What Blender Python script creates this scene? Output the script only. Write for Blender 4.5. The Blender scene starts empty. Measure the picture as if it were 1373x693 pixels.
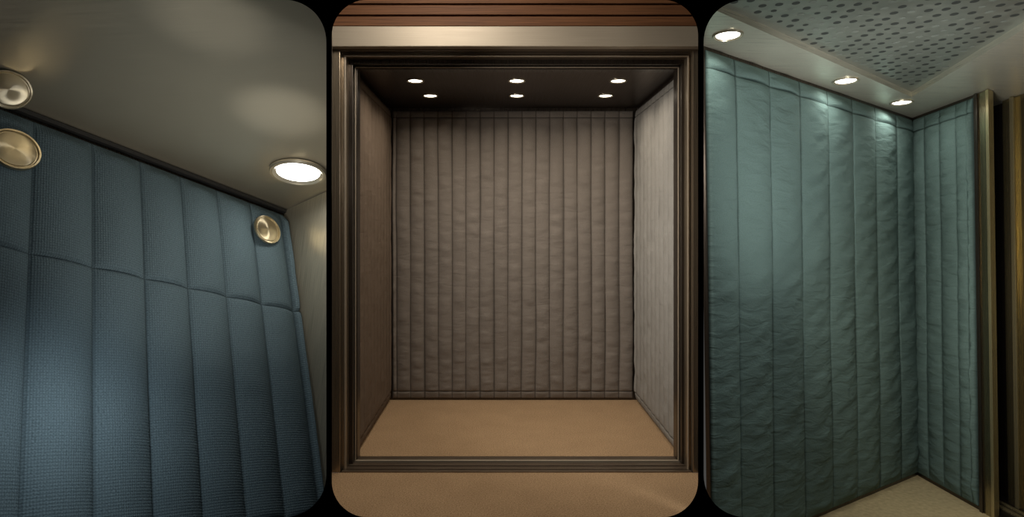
import bpy, math
import numpy as np
from mathutils import Vector, Matrix
sc = bpy.context.scene
sc.view_settings.view_transform = 'Standard'
sc.view_settings.look = 'None'
H = 1.326
def V3(x, y, z): return Vector((x, y, z))
def lin(c): return tuple(((v/255)/12.92 if v/255 <= .04045 else ((v/255+.055)/1.055)**2.4) for v in c)

# ------------------------------------------------------------ materials
def newmat(name):
    m = bpy.data.materials.new(name); m.use_nodes = True
    nt = m.node_tree; b = nt.nodes['Principled BSDF']
    return m, nt, b
def N(nt, t, **k):
    n = nt.nodes.new(t)
    for a, v in k.items(): setattr(n, a, v)
    return n
def math_(nt, op, a, b=None):
    n = N(nt, 'ShaderNodeMath', operation=op)
    for i, v in enumerate((a, b)):
        if v is None: continue
        if isinstance(v, (int, float)): n.inputs[i].default_value = v
        else: nt.links.new(v, n.inputs[i])
    return n.outputs[0]
def uvmap(nt, sx, sy):
    uv = N(nt, 'ShaderNodeUVMap'); uv.uv_map = 'UVMap'
    mp = N(nt, 'ShaderNodeMapping'); mp.inputs['Scale'].default_value = (sx, sy, 1)
    nt.links.new(uv.outputs[0], mp.inputs[0]); return mp.outputs[0]
def mixc(nt, fac, c1, c2):
    m = N(nt, 'ShaderNodeMix', data_type='RGBA')
    for s, v in ((m.inputs[0], fac), (m.inputs[6], c1), (m.inputs[7], c2)):
        if isinstance(v, (int, float)): s.default_value = v
        elif isinstance(v, tuple): s.default_value = (*v[:3], 1)
        else: nt.links.new(v, s)
    return m.outputs[2]
def ramp(nt, src, lo, hi):
    r = N(nt, 'ShaderNodeMapRange'); nt.links.new(src, r.inputs[0])
    r.inputs[1].default_value = lo; r.inputs[2].default_value = hi; return r.outputs[0]

def fabric(name, col, period=.012, weave=.5, wr=0, wrs=(5, 22), heather=.12, seam_dark=.6, rough=.95):
    m, nt, b = newmat(name)
    uv = N(nt, 'ShaderNodeUVMap'); uv.uv_map = 'UVMap'
    sp = N(nt, 'ShaderNodeSeparateXYZ'); nt.links.new(uv.outputs[0], sp.inputs[0])
    k = 2*math.pi/period
    su = math_(nt, 'SINE', math_(nt, 'MULTIPLY', math_(nt, 'ADD', sp.outputs[0], math_(nt, 'MULTIPLY', sp.outputs[1], .75)), k*.8))
    sv = math_(nt, 'SINE', math_(nt, 'MULTIPLY', math_(nt, 'SUBTRACT', sp.outputs[0], math_(nt, 'MULTIPLY', sp.outputs[1], .75)), k*.8))
    wv = math_(nt, 'MULTIPLY', su, sv)
    n1 = N(nt, 'ShaderNodeTexNoise'); n1.inputs['Scale'].default_value = 1; n1.inputs['Detail'].default_value = 3
    nt.links.new(uvmap(nt, 160, 420), n1.inputs['Vector'])
    n2 = N(nt, 'ShaderNodeTexNoise'); n2.inputs['Scale'].default_value = 1; n2.inputs['Detail'].default_value = 4
    nt.links.new(uvmap(nt, 2.2, 2.2), n2.inputs['Vector'])
    d = tuple(c*(1-heather*2.2) for c in col); l = tuple(min(1, c*(1+heather*2.2)) for c in col)
    c = mixc(nt, ramp(nt, n1.outputs[0], .3, .7), d, l)
    c = mixc(nt, math_(nt, 'MULTIPLY', ramp(nt, n2.outputs[0], .3, .7), .25), c, tuple(x*.7 for x in col))
    if weave > 0:
        c = mixc(nt, math_(nt, 'MULTIPLY', ramp(nt, wv, .0, .9), .3*weave), c, tuple(min(1, x*2.0) for x in col))
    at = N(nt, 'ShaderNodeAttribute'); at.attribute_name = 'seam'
    c = mixc(nt, math_(nt, 'MULTIPLY', at.outputs['Fac'], seam_dark), c, tuple(x*.25 for x in col))  # base colour darkened along seam lines and pad edges
    nt.links.new(c, b.inputs['Base Color'])
    b.inputs['Roughness'].default_value = rough
    b.inputs['Specular IOR Level'].default_value = .08
    h = math_(nt, 'ADD', math_(nt, 'MULTIPLY', wv, weave*.0008), math_(nt, 'MULTIPLY', n1.outputs[0], .0010))
    if wr:
        n3 = N(nt, 'ShaderNodeTexNoise'); n3.inputs['Scale'].default_value = 1
        n3.inputs['Detail'].default_value = 3; n3.inputs['Distortion'].default_value = .6
        nt.links.new(uvmap(nt, *wrs), n3.inputs['Vector'])
        h = math_(nt, 'ADD', h, math_(nt, 'MULTIPLY', n3.outputs[0], wr))
    bp = N(nt, 'ShaderNodeBump'); bp.inputs['Strength'].default_value = 1; bp.inputs['Distance'].default_value = 1
    nt.links.new(h, bp.inputs['Height']); nt.links.new(bp.outputs[0], b.inputs['Normal'])
    return m

def metal(name, col, rough=.3, su=3, sv=500, var=.25, met=1.0, bump=.00004, cloud=.15, aniso=0, arot=0):
    m, nt, b = newmat(name)
    n1 = N(nt, 'ShaderNodeTexNoise'); n1.inputs['Scale'].default_value = 1; n1.inputs['Detail'].default_value = 4
    nt.links.new(uvmap(nt, su, sv), n1.inputs['Vector'])
    n2 = N(nt, 'ShaderNodeTexNoise'); n2.inputs['Scale'].default_value = 1; n2.inputs['Detail'].default_value = 2
    nt.links.new(uvmap(nt, 3, 3), n2.inputs['Vector'])
    f = ramp(nt, n1.outputs[0], .3, .7)
    c = mixc(nt, f, tuple(x*(1-var) for x in col), tuple(min(1, x*(1+var)) for x in col))
    c = mixc(nt, math_(nt, 'MULTIPLY', ramp(nt, n2.outputs[0], .35, .65), cloud), c, tuple(x*.6 for x in col))
    nt.links.new(c, b.inputs['Base Color'])
    nt.links.new(math_(nt, 'ADD', math_(nt, 'MULTIPLY', f, .12), rough-.06), b.inputs['Roughness'])
    b.inputs['Metallic'].default_value = met
    if aniso:
        b.inputs['Anisotropic'].default_value = aniso; b.inputs['Anisotropic Rotation'].default_value = arot
        tg = N(nt, 'ShaderNodeTangent'); tg.direction_type = 'UV_MAP'; tg.uv_map = 'UVMap'
        nt.links.new(tg.outputs[0], b.inputs['Tangent'])
    if bump:
        bp = N(nt, 'ShaderNodeBump'); bp.inputs['Distance'].default_value = 1
        nt.links.new(math_(nt, 'MULTIPLY', n1.outputs[0], bump), bp.inputs['Height'])
        nt.links.new(bp.outputs[0], b.inputs['Normal'])
    return m
def speckle(name, c1, c2, scale=350, rough=.95, bump=.002, spec=.1):
    m, nt, b = newmat(name)
    n1 = N(nt, 'ShaderNodeTexNoise'); n1.inputs['Scale'].default_value = 1; n1.inputs['Detail'].default_value = 5
    nt.links.new(uvmap(nt, scale, scale), n1.inputs['Vector'])
    n2 = N(nt, 'ShaderNodeTexNoise'); n2.inputs['Scale'].default_value = 1; n2.inputs['Detail'].default_value = 3
    nt.links.new(uvmap(nt, 6, 6), n2.inputs['Vector'])
    f = math_(nt, 'ADD', math_(nt, 'MULTIPLY', ramp(nt, n1.outputs[0], .3, .7), .75), math_(nt, 'MULTIPLY', n2.outputs[0], .25))
    nt.links.new(mixc(nt, f, c1, c2), b.inputs['Base Color'])
    b.inputs['Roughness'].default_value = rough; b.inputs['Specular IOR Level'].default_value = spec
    bp = N(nt, 'ShaderNodeBump'); bp.inputs['Distance'].default_value = 1
    nt.links.new(math_(nt, 'MULTIPLY', n1.outputs[0], bump), bp.inputs['Height'])
    nt.links.new(bp.outputs[0], b.inputs['Normal'])
    return m
def emis(name, col, s):
    m, nt, b = newmat(name)
    b.inputs['Base Color'].default_value = (.8, .8, .8, 1)
    b.inputs['Emission Color'].default_value = (*col, 1); b.inputs['Emission Strength'].default_value = s
    return m

M_black, nt, b = newmat('black_paint')
b.inputs['Base Color'].default_value = (0, 0, 0, 1); b.inputs['Specular IOR Level'].default_value = 0; b.inputs['Roughness'].default_value = 1
M_blue = fabric('blue_weave_fabric', lin((77, 92, 99)), period=.0120, weave=1.1, heather=.18)
M_taupe = fabric('taupe_quilt_fabric', lin((126, 117, 108)), period=.006, weave=.25, wr=.0045, wrs=(8, 30), heather=.13, seam_dark=.95)
M_taupe_l = fabric('brown_quilt_shaded', lin((116, 101, 87)), period=.006, weave=.25, wr=.0035, wrs=(8, 30), heather=.13, seam_dark=.8)  # brown fabric; the left wall's shade is put into this colour too
M_taupe_r = fabric('grey_quilt_lit', lin((146, 142, 135)), period=.006, weave=.25, wr=.0035, wrs=(8, 30), heather=.16, seam_dark=.9)  # grey fabric; the right wall's stronger light is put into this colour too
M_teal = fabric('teal_quilt_fabric', lin((92, 111, 107)), period=.006, weave=.15, wr=.011, wrs=(9, 26), heather=.08, seam_dark=.95)
M_steelL = metal('brushed_steel_ceiling', lin((196, 188, 168)), rough=.36, su=4, sv=350, var=.035, cloud=.1, met=.78, aniso=.75, bump=.000008)
M_steelW = metal('brushed_steel_wall', lin((186, 180, 162)), rough=.38, su=500, sv=5, var=.3, met=.7)
M_steelS = metal('brushed_steel_soffit', lin((206, 202, 186)), rough=.32, su=4, sv=400, var=.14, met=.65)
M_perf = metal('perforated_steel', lin((160, 162, 152)), rough=.36, su=20, sv=20, var=.04, cloud=.2, met=.75)
M_lintel = metal('champagne_metal', lin((170, 156, 136)), rough=.5, su=3, sv=400, var=.09, met=.45)
M_bronze = metal('bronze_metal', lin((156, 140, 118)), rough=.3, su=400, sv=3, var=.2, met=.8)
M_bronze_h = metal('bronze_metal_horizontal', lin((140, 124, 106)), rough=.3, su=3, sv=400, var=.2, met=.8)
M_darkbr = metal('dark_bronze', lin((80, 72, 64)), rough=.3, su=400, sv=3, var=.15, met=.8)
M_gold = metal('gold_bronze', lin((160, 150, 120)), rough=.26, su=400, sv=1, var=.2, met=.95)
M_golddoor = metal('gold_door', lin((160, 148, 112)), rough=.24, su=400, sv=1, var=.2, met=.9)
M_goldstrip = metal('gold_strip', lin((188, 174, 134)), rough=.28, su=400, sv=1, var=.15, met=.75)
M_mceil = metal('dark_ceiling_metal', lin((92, 80, 72)), rough=.35, su=300, sv=3, var=.12)
M_carpet = speckle('tan_carpet', lin((134, 106, 78)), lin((208, 174, 134)), 150, bump=.006)
M_stone = speckle('beige_floor', lin((176, 156, 118)), lin((214, 194, 152)), 40, rough=.5, bump=.0005, spec=.4)
M_hole = metal('hole_dark', lin((60, 62, 59)), rough=.5, var=.1, met=.3)
M_hole2 = metal('hole_light', lin((120, 124, 116)), rough=.45, var=.1, met=.3)
M_darkwall = metal('dark_partition_lining', lin((70, 66, 60)), rough=.5, var=.1, met=.3)
M_rubber, nt, b = newmat('black_rubber'); b.inputs['Base Color'].default_value = (.008, .008, .008, 1); b.inputs['Roughness'].default_value = .7
M_wood = speckle('walnut_wood', lin((88, 57, 36)), lin((126, 84, 54)), 30, rough=.6, bump=.0002, spec=.2)
for n in M_wood.node_tree.nodes:
    if n.type == 'MAPPING': n.inputs['Scale'].default_value = (4, 160, 1)
M_lamp = emis('lamp_lens_white', (1, .98, .9), 9)
M_lampw = emis('lamp_lens_warm', (1, .9, .74), 9)
M_brass, nt, b = newmat('spun_brass')
b.inputs['Base Color'].default_value = (*lin((196, 184, 156)), 1); b.inputs['Metallic'].default_value = .95
b.inputs['Roughness'].default_value = .34; b.inputs['Anisotropic'].default_value = .95
tg = N(nt, 'ShaderNodeTangent'); tg.direction_type = 'RADIAL'; tg.axis = 'Z'; nt.links.new(tg.outputs[0], b.inputs['Tangent'])
M_chrome, nt, b = newmat('satin_chrome')
b.inputs['Base Color'].default_value = (*lin((200, 192, 172)), 1); b.inputs['Metallic'].default_value = .8; b.inputs['Roughness'].default_value = .3

# ------------------------------------------------------------ mesh helpers
def link(o, parent=None):
    sc.collection.objects.link(o)
    if parent: o.parent = parent
    return o
def empty(name, M=None):
    e = bpy.data.objects.new(name, None); e.empty_display_size = .1
    if M is not None: e.matrix_world = M
    return link(e)
def slab(name, pts, off, mat, parent=None, bevel=0):
    pts = [Vector(p) for p in pts]; off = Vector(off); n = len(pts)
    vs = pts+[p+off for p in pts]
    fs = [tuple(range(n)), tuple(range(2*n-1, n-1, -1))]+[(i, i+n, (i+1) % n+n, (i+1) % n) for i in range(n)]
    me = bpy.data.meshes.new(name); me.from_pydata([tuple(v) for v in vs], [], fs)
    me.materials.append(mat)
    import bmesh
    bm = bmesh.new(); bm.from_mesh(me); bmesh.ops.recalc_face_normals(bm, faces=bm.faces)
    if bevel: bmesh.ops.bevel(bm, geom=list(bm.edges), offset=bevel, segments=2, affect='EDGES', profile=.6)
    uvl = bm.loops.layers.uv.new('UVMap')
    for f in bm.faces:
        nn = f.normal
        ref = Vector((0, 0, 1)) if abs(nn.z) < .75 else Vector((0, 1, 0))
        e1 = ref.cross(nn).normalized(); e2 = nn.cross(e1)
        for l in f.loops: l[uvl].uv = (l.vert.co.dot(e1), l.vert.co.dot(e2))
    bm.to_mesh(me); bm.free()
    return link(bpy.data.objects.new(name, me), parent)
def box(name, x0, x1, y0, y1, z0, z1, mat, parent=None, bevel=0):
    return slab(name, [(x0, y0, z0), (x1, y0, z0), (x1, y1, z0), (x0, y1, z0)], (0, 0, z1-z0), mat, parent, bevel)
def lathe(name, prof, mats, M=None, parent=None, seg=96, mi=None):
    vs = []; fs = []; idx = []
    for r, z in prof:
        for k in range(seg):
            a = 2*math.pi*k/seg; vs.append((r*math.cos(a), r*math.sin(a), z))
    for i in range(len(prof)-1):
        for k in range(seg):
            k2 = (k+1) % seg
            fs.append((i*seg+k, i*seg+k2, (i+1)*seg+k2, (i+1)*seg+k)); idx.append(mi[i] if mi else 0)
    if prof[-1][0] > 0:
        fs.append(tuple((len(prof)-1)*seg+k for k in range(seg))); idx.append(mi[-1] if mi else 0)
    me = bpy.data.meshes.new(name); me.from_pydata(vs, [], fs)
    for m in mats: me.materials.append(m)
    me.polygons.foreach_set('material_index', idx); me.polygons.foreach_set('use_smooth', [True]*len(fs))
    me.set_sharp_from_angle(angle=math.radians(15))
    o = bpy.data.objects.new(name, me)
    if M is not None: o.matrix_world = M
    link(o, parent)
    return o
def frameM(c, n):
    n = Vector(n).normalized(); q = n.to_track_quat('Z', 'Y')
    return Matrix.Translation(Vector(c)) @ q.to_matrix().to_4x4()

rng = np.random.RandomState(7); TAB = rng.rand(256, 256)
def vn(x, y):
    xi = np.floor(x).astype(int); yi = np.floor(y).astype(int); fx = x-xi; fy = y-yi
    fx = fx*fx*(3-2*fx); fy = fy*fy*(3-2*fy)
    g = lambda i, j: TAB[i % 256, j % 256]
    return (g(xi, yi)*(1-fx)+g(xi+1, yi)*fx)*(1-fy)+(g(xi, yi+1)*(1-fx)+g(xi+1, yi+1)*fx)*fy
def samp(lo, hi, seams, n, maxstep):
    b = [lo]+[s for s in seams if lo < s < hi]+[hi]; out = []
    for i in range(len(b)-1):
        L = b[i+1]-b[i]; k = max(n, int(L/maxstep))
        t = np.arange(k)/k; t = .4*(t)+.6*(1-np.cos(np.pi*t))/2
        out += list(b[i]+L*t)
    return np.array(out+[hi]), np.array(b)
def pad(name, O, U, Vv, Nn, u0, u1, v0, v1, seams, hs, mat, thick=.012, puff=.012, wr=(.004, 8, 14, 0), seed=0, nu=16, sv=.012, edge=.014, wob=0.0, hpinch=.03):
    U = Vector(U).normalized(); Vv = Vector(Vv).normalized(); Nn = Vector(Nn).normalized()
    us, ub = samp(u0, u1, seams, nu, .02); vs_, vb = samp(v0, v1, hs, 6, sv)
    uu, vv = np.meshgrid(us, vs_)
    def chan(x, bnd, pw):
        i = np.clip(np.searchsorted(bnd, x, side='right')-1, 0, len(bnd)-2)
        w = bnd[i+1]-bnd[i]; t = np.clip((x-bnd[i])/w, 0, 1)
        return i, np.sin(np.pi*t)**pw, np.minimum(t, 1-t)*w
    ci, cu, du = chan(uu, ub, .6); hi, cv, dv = chan(vv, vb, .55)
    pv = np.clip(dv/hpinch, 0, 1); pv = np.sqrt(1-(1-pv)**2)
    pv = .35+.65*pv
    pv = np.where(dv < .0015, pv*.6, pv)
    pu = cu
    cell = ci*17.3+hi*5.1+seed*31.7
    w = (vn(uu*wr[1]+cell, vv*wr[2]+uu*wr[3]+cell*1.7)-.5) + .5*(vn(uu*wr[1]*2.1+cell+9, vv*wr[2]*2.3+cell)-.5)
    big = vn(uu*1.7+seed, vv*1.5+seed*3)-.5
    d_edge = np.minimum(np.minimum(uu-u0, u1-uu), np.minimum(vv-v0, v1-vv))
    e = np.clip(d_edge/edge, 0, 1); e = np.sqrt(np.clip(1-(1-e)**2, 0, 1))
    dve = np.minimum(vv-v0, v1-vv); e2 = np.clip(dve/.07, 0, 1); e2 = e2*e2*(3-2*e2)
    h = thick*e + puff*pu*pv*e*e2 + wr[0]*w*pu*pv*e*e2*2 + big*.004*e
    wobu = wob*(vn(vv*2.0+seed, ci*3.3+seed)-.5)*e
    P = np.array(O)[None, None, :]+(uu+wobu)[..., None]*np.array(U)+vv[..., None]*np.array(Vv)+h[..., None]*np.array(Nn)
    ny, nx = uu.shape; idx = np.arange(nx*ny).reshape(ny, nx)
    q = np.stack([idx[:-1, :-1], idx[:-1, 1:], idx[1:, 1:], idx[1:, :-1]], -1).reshape(-1, 4)
    me = bpy.data.meshes.new(name)
    me.from_pydata(P.reshape(-1, 3).tolist(), [], q.tolist())
    me.polygons.foreach_set('use_smooth', [True]*len(q))
    uvl = me.uv_layers.new(name='UVMap'); li = q.reshape(-1)
    uvs = np.stack([uu.reshape(-1)[li], vv.reshape(-1)[li]], -1).reshape(-1); uvl.data.foreach_set('uv', uvs)
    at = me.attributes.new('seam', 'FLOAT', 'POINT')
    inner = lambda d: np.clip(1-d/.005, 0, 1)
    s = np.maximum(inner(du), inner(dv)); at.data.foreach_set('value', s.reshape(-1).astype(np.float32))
    me.materials.append(mat)
    me.update()
    if Vector(me.polygons[len(q)//2].normal).dot(Nn) < 0: me.flip_normals()
    return link(bpy.data.objects.new(name, me))

def downlight(c, n, r, lensmat, watt, col, spread=140, lr=None, size=None):
    E = empty('recessed_downlight', frameM(c, n))
    lathe('trim_ring', [(r, 0), (r, r*.06), (r*.97, r*.12), (r*.88, r*.12), (r*.80, r*.05), (r*.74, r*.02)], [M_chrome], parent=E)
    lathe('lens', [(r*.76, r*.03), (r*.6, r*.045), (.0, r*.05)], [lensmat], parent=E)
    L = bpy.data.lights.new('lamp', 'AREA'); L.shape = 'DISK'; L.size = size or r*1.6; L.energy = watt; L.color = col; L.spread = math.radians(spread)
    o = bpy.data.objects.new('lamp', L); link(o, E); o.matrix_local = Matrix.Translation((0, 0, r*.3)) @ Matrix.Rotation(math.pi, 4, 'X')
    return E
def arealight(name, loc, tgt, size, watt, col, spread=180):
    L = bpy.data.lights.new(name, 'AREA'); L.shape = 'DISK'; L.size = size; L.energy = watt; L.color = col; L.spread = math.radians(spread)
    o = bpy.data.objects.new(name, L); link(o); o.location = loc
    o.rotation_euler = (Vector(tgt)-Vector(loc)).to_track_quat('-Z', 'Y').to_euler(); return o
def spot(name, loc, tgt, watt, col, ang, blend=1.0, rad=.03):
    L = bpy.data.lights.new(name, 'SPOT'); L.energy = watt; L.color = col; L.spot_size = math.radians(ang); L.spot_blend = blend; L.shadow_soft_size = rad
    o = bpy.data.objects.new(name, L); link(o); o.location = loc
    o.rotation_euler = (Vector(tgt)-Vector(loc)).to_track_quat('-Z', 'Y').to_euler(); return o

# ------------------------------------------------------------ black front wall with three rounded openings
YP = 1.5; s = YP/800
def rrect(x0, x1, z0, z1, r, n=14):
    pts = []
    for cx, cz, a0 in ((x1-r, z1-r, 0), (x0+r, z1-r, 90), (x0+r, z0+r, 180), (x1-r, z0+r, 270)):
        for k in range(n+1):
            a = math.radians(a0+90*k/n); pts.append((cx+r*math.cos(a), cz+r*math.sin(a)))
    return pts
cu = bpy.data.curves.new('wall_front', 'CURVE'); cu.dimensions = '2D'; cu.fill_mode = 'BOTH'; cu.extrude = .003
z0 = H-394*s; z1 = H+301*s
for pts in ([(-3.2, -.75), (3.4, -.75), (3.4, 3.0), (-3.2, 3.0)],
            rrect(-1.40, (438-670)*s, z0, z1, 58*s), rrect((444.5-670)*s, (936.5-670)*s, z0, z1, 48*s), rrect((943-670)*s, 1.46, z0, z1, 58*s)):
    sp = cu.splines.new('POLY'); sp.points.add(len(pts)-1); sp.use_cyclic_u = True
    for p, q in zip(sp.points, pts): p.co = (q[0], q[1], 0, 1)
cu.materials.append(M_black)
tmp = bpy.data.objects.new('tmp', cu); link(tmp); bpy.context.view_layer.update()
me = bpy.data.meshes.new_from_object(tmp.evaluated_get(bpy.context.evaluated_depsgraph_get()))
bpy.data.objects.remove(tmp); me.name = 'wall_front'
wf = link(bpy.data.objects.new('wall_front', me)); wf.rotation_euler = (math.pi/2, 0, 0); wf.location = (0, YP, 0)
if not me.materials: me.materials.append(M_black)

def divider(name, pa, pb, y1, lo, hi):
    def X(p, y): return (p-670)/800*y
    pts = [(X(pa, 1.51), 1.51, lo), (X(pb, 1.51), 1.51, lo), (X(pb, y1), y1, lo), (X(pa, y1), y1, lo)]
    return slab(name, pts, (0, 0, hi-lo), M_darkwall)
divider('wall_divider_left', 440, 442, 4.9, -.75, 3.0)
divider('wall_divider_right', 939, 941, 2.66, -.75, 3.0)

# ============================================================ LEFT CAB (tilted close view)
d1 = V3(.654, 1, -.366); dV = V3(-.689, 1, 2.5); d2 = V3(-1.441, 1, -.469)
K = V3(-1.16, 3.2, .068+H)
def Lp(a, b, h): return K-d1*a-d2*b-dV*h
nP = d1.cross(dV).normalized()
if nP.dot(-d2) < 0: nP = -nP
nC = d1.cross(d2).normalized()
if nC.dot(-dV) < 0: nC = -nC
nW = d2.cross(dV).normalized()
if nW.dot(-d1) < 0: nW = -nW
l1 = d1.length; lV = dV.length
slab('wall_left_cab_side', [Lp(-.02, 0, 0), Lp(1.16, 0, 0), Lp(1.0, 0, .56), Lp(-.02, 0, .6)], -nP*.02, M_darkbr)
seamsL = [x*l1 for x in (.04, .188, .335, .48, .625, .778, .94)]
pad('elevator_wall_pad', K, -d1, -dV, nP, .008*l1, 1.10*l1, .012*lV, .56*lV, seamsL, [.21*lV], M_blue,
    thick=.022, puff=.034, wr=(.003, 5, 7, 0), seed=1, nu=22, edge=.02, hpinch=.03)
slab('ceiling', [Lp(-.03, -.03, -.002), Lp(-.03, .20, -.002), Lp(.75, .83, -.002), Lp(1.3, .3, -.002), Lp(1.4, -.03, -.002)], -nC*.02, M_steelL)
slab('trim_ceiling_edge', [Lp(0, .0, .0), Lp(1.2, 0, .0), Lp(1.2, .016, .0), Lp(0, .016, .0)], nC*.016, M_rubber)
slab('wall_right_metal', [Lp(0, 0, 0), Lp(0, .205, 0), Lp(0, .01, .56), Lp(0, 0, .56)], -nW*.004, M_steelW)
def button(c, n, r, post=.03):
    E = empty('brass_snap_button', frameM(c, n))
    lathe('cap', [(r*.4, -post), (r*.4, 0), (r, 0), (r, r*.08), (r*.97, r*.13), (r*.90, r*.13), (r*.87, r*.05), (r*.83, r*.05), (r*.81, r*.09), (r*.77, r*.10), (r*.4, r*.115), (.001, r*.12)], [M_brass], parent=E)
pB = Lp(1.04, .125, .0)+nC*.06
button(pB, (V3(0, 0, H)-pB).normalized()*.75+nP*.5, .066, .05)
button(Lp(.999, 0, .0798)+nP*.066, nP, .080, .02)
button(Lp(.1475, 0, .0711)+nP*.066, nP, .076, .02)
downlight(Lp(.180, .2343, 0), nC, .128, M_lamp, 1.6, (1, .95, .85), spread=170)
arealight('pad_fill_left_cab', Lp(.75, .75, .1), Lp(.6, 0, .45), .4, 3.2, (.97, .98, 1))  # unseen fill light added to brighten the left pad
arealight('ceiling_fill_left_cab', (-.75, 1.75, .9), Lp(.4, .25, 0), .3, 3.6, (1, .93, .82), spread=110)  # added fill from below, warms the steel ceiling; no such fitting
arealight('pad_fill_low_left', (-1.15, 1.62, .95), Lp(.72, 0, .42), .25, 1.1, (.92, .98, 1), spread=120)  # added unseen fill, lifts the lower left of the pad
spot('ceiling_band_fill', (-.72, 1.8, .95), Lp(.45, .42, 0), 34, (1, .95, .85), 26)  # added spot, not a fitting; makes a bright band on the ceiling
spot('ceiling_band_fill', (-.78, 1.7, .95), Lp(.80, .55, 0), 14, (1, .95, .85), 24)  # second added spot for the ceiling bands

# ============================================================ MIDDLE CAB
XL, XR, YF, YB, ZC = -.81, 1.01, 3.4, 4.476, H+.871
box('floor', -.86, 1.06, YF, YB+.06, -.03, 0, M_carpet)
slab('floor_lobby', [(-.545, 1.9, 0), (.64, 1.9, 0), (1.067, 3.18, 0), (-.908, 3.18, 0)], (0, 0, -.03), M_carpet)
box('wall_back', -.86, 1.06, YB+.02, YB+.06, 0, ZC, M_darkbr)
box('wall_left', -.87, -.835, YF, YB+.02, 0, ZC, M_darkbr)
box('wall_right', 1.035, 1.07, YF, YB+.02, 0, ZC, M_darkbr)
box('ceiling_cab', -.86, 1.06, YF, YB+.06, ZC, ZC+.04, M_mceil)
sb = [XL+.035+i*.1045 for i in range(0, 18)]
sb = [x for x in sb if x < XR-.02]
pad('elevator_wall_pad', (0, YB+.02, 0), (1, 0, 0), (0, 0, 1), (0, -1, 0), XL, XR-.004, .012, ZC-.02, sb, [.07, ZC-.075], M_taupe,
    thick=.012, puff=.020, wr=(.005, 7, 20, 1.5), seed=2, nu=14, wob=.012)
sy = [YF+.08+i*.105 for i in range(10)]
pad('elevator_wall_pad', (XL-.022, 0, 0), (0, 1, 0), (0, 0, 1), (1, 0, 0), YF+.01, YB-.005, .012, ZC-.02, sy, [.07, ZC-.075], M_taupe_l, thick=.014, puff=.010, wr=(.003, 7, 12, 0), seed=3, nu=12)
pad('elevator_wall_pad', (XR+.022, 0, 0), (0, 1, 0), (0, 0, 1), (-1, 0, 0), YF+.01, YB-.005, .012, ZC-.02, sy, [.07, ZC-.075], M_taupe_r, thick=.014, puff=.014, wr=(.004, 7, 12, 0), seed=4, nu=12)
for x, y in ((-.513, 3.629), (.104, 3.629), (.721, 3.629), (-.471, 4.05), (.116, 4.05), (.719, 4.05)):
    downlight((x, y, ZC), (0, 0, -1), .054, M_lampw, 1.6, (1, .9, .76), spread=150)
DF = empty('elevator_door_frame')
def ring(nm, xo0, xi0, xi1, xo1, zi, zo, y0, y1, mv, mh):
    box(nm+'_jamb_left', xo0, xi0, y0, y1, 0, zi, mv, DF, .003)
    box(nm+'_jamb_right', xi1, xo1, y0, y1, 0, zi, mv, DF, .003)
    box(nm+'_head', xo0, xo1, y0, y1, zi, zo, mh, DF, .003)
ring('outer', -.905, -.851, 1.030, 1.066, H+.922, H+.95, 3.18, 3.24, M_bronze, M_bronze_h)
ring('second', -.905, -.829, 1.014, 1.066, H+.902, H+.95, 3.225, 3.29, M_bronze, M_bronze_h)
ring('third', -.905, -.808, 1.000, 1.066, H+.877, H+.95, 3.28, 3.35, M_darkbr, M_darkbr)
ring('inner', -.905, -.795, .990, 1.066, H+.862, H+.95, 3.33, 3.40, M_darkbr, M_darkbr)
ring('bead', -.806, -.800, .992, .998, H+.868, H+.873, 3.315, 3.33, M_lintel, M_lintel)
ring('bead_outer', -.838, -.828, 1.012, 1.019, H+.900, H+.906, 3.21, 3.225, M_lintel, M_lintel)
box('trim_lintel', -.905, 1.066, 3.13, 3.20, H+.930, H+1.037, M_lintel, None, .004)
TS = empty('elevator_threshold')
box('plate', -.86, 1.035, 3.18, 3.40, -.03, -.002, M_darkbr, TS)
for i, (ya, yb, mm) in enumerate(((3.18, 3.205, M_bronze_h), (3.215, 3.25, M_bronze_h), (3.262, 3.30, M_bronze_h), (3.315, 3.335, M_lintel), (3.35, 3.392, M_bronze_h))):
    box('rib_%d' % i, -.845, 1.025, ya, yb, -.003, .006 if i != 3 else .010, mm, TS, .002)
SL = empty('wood_slat_cladding')
box('backing', -.905, 1.07, 3.20, 3.24, H+1.04, H+1.5, M_rubber, SL)
z = H+1.050
for i in range(6):
    box('slat_%d' % i, -.895, 1.063, 3.165, 3.20, z, z+.050, M_wood, SL, .003); z += .060
arealight('lobby_fill', (-.35, 2.1, 2.75), (.1, 3.2, 1.2), .5, 15, (1, .94, .85))  # unseen fill added in front of the middle cab
arealight('right_pad_fill', (-.58, 2.5, 1.7), (1.0, 3.9, 1.1), .2, 7, (1, .96, .9), spread=100)  # added light out of view, brightens the middle cab's right pad

# ============================================================ RIGHT CAB
Cb = V3(2.73, 3.9, -1.643+H); A = V3(-1.4775, -1, .094); B = V3(-.056, -1, .06); U = V3(-.01456, 0, 1)
HT = 2.335
def Rp(a, b, h): return Cb+A*a+B*b+U*h
nL = A.cross(U).normalized()
if nL.dot(B) < 0: nL = -nL
nR = B.cross(U).normalized()
if nR.dot(A) < 0: nR = -nR
nT = A.cross(B).normalized()
if nT.z > 0: nT = -nT
la = A.length; lb = B.length; lu = U.length
poly = [(-.02, -.02), (1.19, -.02), (1.385, .80), (.5, 1.7), (-.32, 1.7), (-.32, -.02)]
slab('floor_stone', [Rp(a, b, 0) for a, b in poly], nT*.03, M_stone)
slab('wall_pad_side', [Rp(-.02, -.0, 0), Rp(1.2, 0, 0), Rp(1.2, 0, HT+.03), Rp(-.02, 0, HT+.03)], -nL*.02, M_darkbr)
slab('wall_return', [Rp(0, 0, 0), Rp(0, .56, 0), Rp(0, .56, HT), Rp(0, 0, HT)], -nR*.02, M_darkbr)
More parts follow.
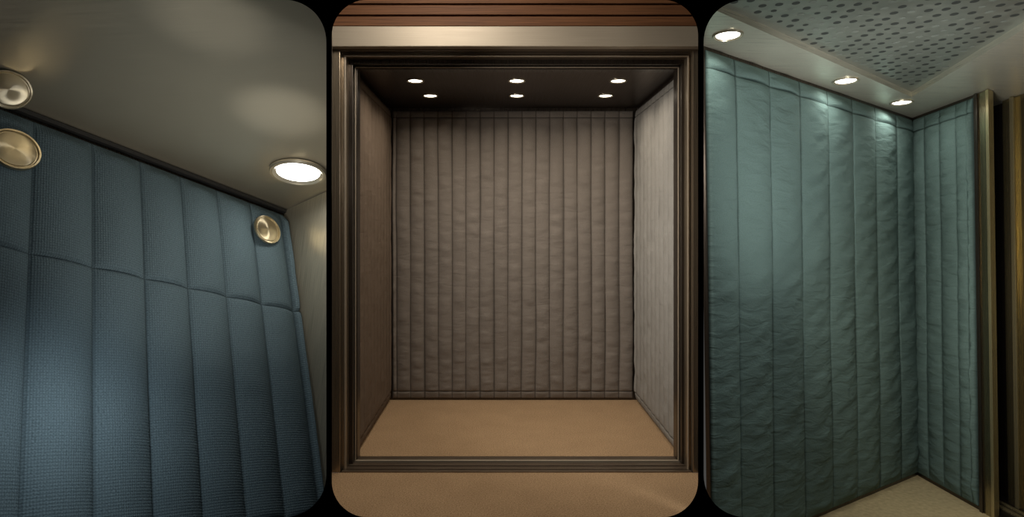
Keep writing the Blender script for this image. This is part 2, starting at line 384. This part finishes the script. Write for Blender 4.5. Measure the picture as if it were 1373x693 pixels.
sR = [(.149+.1555*i)*la for i in range(8)]
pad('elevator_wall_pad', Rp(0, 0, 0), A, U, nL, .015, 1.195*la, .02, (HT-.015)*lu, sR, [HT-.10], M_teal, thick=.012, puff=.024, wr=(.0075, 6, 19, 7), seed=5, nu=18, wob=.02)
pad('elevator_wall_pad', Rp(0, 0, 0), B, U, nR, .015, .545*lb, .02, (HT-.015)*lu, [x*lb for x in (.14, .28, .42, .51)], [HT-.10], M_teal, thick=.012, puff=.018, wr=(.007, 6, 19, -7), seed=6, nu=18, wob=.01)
PC = empty('perforated_ceiling')
def Tp(a, b, d=0): return Rp(a, b, HT)-nT*d
slab('panel', [Tp(a, b, .03) for a, b in [(.18, .22), (1.25, .22), (1.385, .80), (.5, 1.7), (.18, 1.7)]], -nT*.02, M_perf, PC)
slab('soffit_long', [Tp(a, b) for a, b in [(-.02, -.02), (1.2, -.02), (1.27, .34), (.2153, .2596)]], -nT*.03, M_steelS, PC)
slab('soffit_short', [Tp(a, b) for a, b in [(-.02, -.02), (.2153, .2596), (.42, 1.7), (-.32, 1.7), (-.32, .40)]], -nT*.03, M_steelS, PC)
e1 = A.normalized(); e2 = nT.cross(e1).normalized()
if e2.dot(B) < 0: e2 = -e2
O = Tp(0, 0, .0293)
vs = []; fs = []; mi = []
G = np.array([[A.dot(e1), B.dot(e1)], [A.dot(e2), B.dot(e2)]]); Gi = np.linalg.inv(G)
sp_ = .078
rr = np.random.RandomState(3)
for row in range(0, 75):
    for col in range(-30, 75):
        x = col*sp_+(row % 2)*sp_/2; y = row*sp_*.58
        a, b_ = Gi @ np.array([x, y])
        if a < .235+.145*(b_-.26) or b_ < .285+.06*a or a+b_ > 2.15 or a > 1.21+.24*b_: continue
        c = O+e1*x+e2*y; base = len(vs); r = .0150 if (row+col) % 3 else .0115
        for k in range(14):
            t = 2*math.pi*k/14; vs.append(tuple(c+e1*r*math.cos(t)+e2*r*math.sin(t)))
        fs.append(tuple(range(base, base+14))); mi.append(1 if rr.rand() < .25 else 0)
me = bpy.data.meshes.new('perforations'); me.from_pydata(vs, [], fs)
me.materials.append(M_hole); me.materials.append(M_hole2); me.polygons.foreach_set('material_index', mi)
link(bpy.data.objects.new('perforations', me), PC)
for a, b_, r in ((1.154, .181, .064), (.581, .167, .064), (.2056, .157, .062)):
    downlight(Tp(a, b_), nT, r, M_lampw, 1.0, (.98, 1, .94), spread=160)
def prism(nm, poly2, h0, h1, mat, parent, bev=.003):
    return slab(nm, [Rp(a, b, h0) for a, b in poly2], U*(h1-h0), mat, parent, bev)
DR = empty('elevator_door')
prism('jamb_post', [(.012, .552), (.012, .578), (-.02, .578), (-.02, .552)], 0, HT-.003, M_darkbr, DR)
prism('jamb_face', [(.006, .578), (.006, .640), (-.03, .640), (-.03, .578)], 0, HT-.003, M_gold, DR)
prism('jamb_lip', [(.012, .640), (.012, .662), (-.03, .662), (-.03, .640)], 0, HT-.003, M_goldstrip, DR)
prism('jamb_return', [(-.01, .62), (-.01, .66), (-.20, .52), (-.20, .48)], 0, HT-.003, M_darkbr, DR)
prism('door_panel_a', [(-.19, .45), (-.19, .62), (-.21, .62), (-.21, .45)], .01, HT-.003, M_darkbr, DR)
prism('door_panel_b', [(-.165, .615), (-.165, 1.5), (-.185, 1.5), (-.185, .615)], .01, HT-.003, M_golddoor, DR)
prism('door_gold_glint', [(-.150, .675), (-.150, .705), (-.166, .705), (-.166, .675)], .01, HT-.003, M_goldstrip, DR, .006)  # raised strip standing in for the gold reflection on the door
prism('sill', [(-.02, .60), (-.02, 1.6), (-.3, 1.6), (-.3, .45)], 0, .012, M_darkbr, DR)
prism('sill_rib', [(-.08, .60), (-.08, 1.6), (-.10, 1.6), (-.10, .58)], .01, .022, M_goldstrip, DR)
prism('sill_rib_b', [(-.12, .58), (-.12, 1.6), (-.135, 1.6), (-.135, .57)], .01, .022, M_goldstrip, DR)
arealight('pad_fill_right_cab', Rp(.75, 1.2, 1.9), Rp(.4, 0, .8), .5, 8.6, (1, 1, .98))  # unseen fill added for the teal pads
arealight('door_fill', Rp(.9, .95, 1.3), Rp(-.2, .9, 1.1), .3, 5, (1, .96, .84), spread=90)  # added fill that lifts the dark door area; no such fitting
arealight('ceiling_fill_right_cab', Rp(.9, .95, .6), Tp(.6, .6), .3, 6, (1, 1, .96), spread=80)  # added fill aimed up to brighten the perforated ceiling

# world + camera
w = bpy.data.worlds.new('World'); sc.world = w; w.use_nodes = True
w.node_tree.nodes['Background'].inputs[0].default_value = (1, .96, .9, 1); w.node_tree.nodes['Background'].inputs[1].default_value = .06
cam = bpy.data.cameras.new('camera'); co = bpy.data.objects.new('camera', cam); link(co)
co.location = (0, 0, H); co.rotation_euler = (math.pi/2, 0, 0)
cam.sensor_width = 36; cam.lens = 36*800/1373; cam.shift_x = 16.5/1373; cam.shift_y = -46.5/1373
cam.clip_start = .05
sc.camera = co
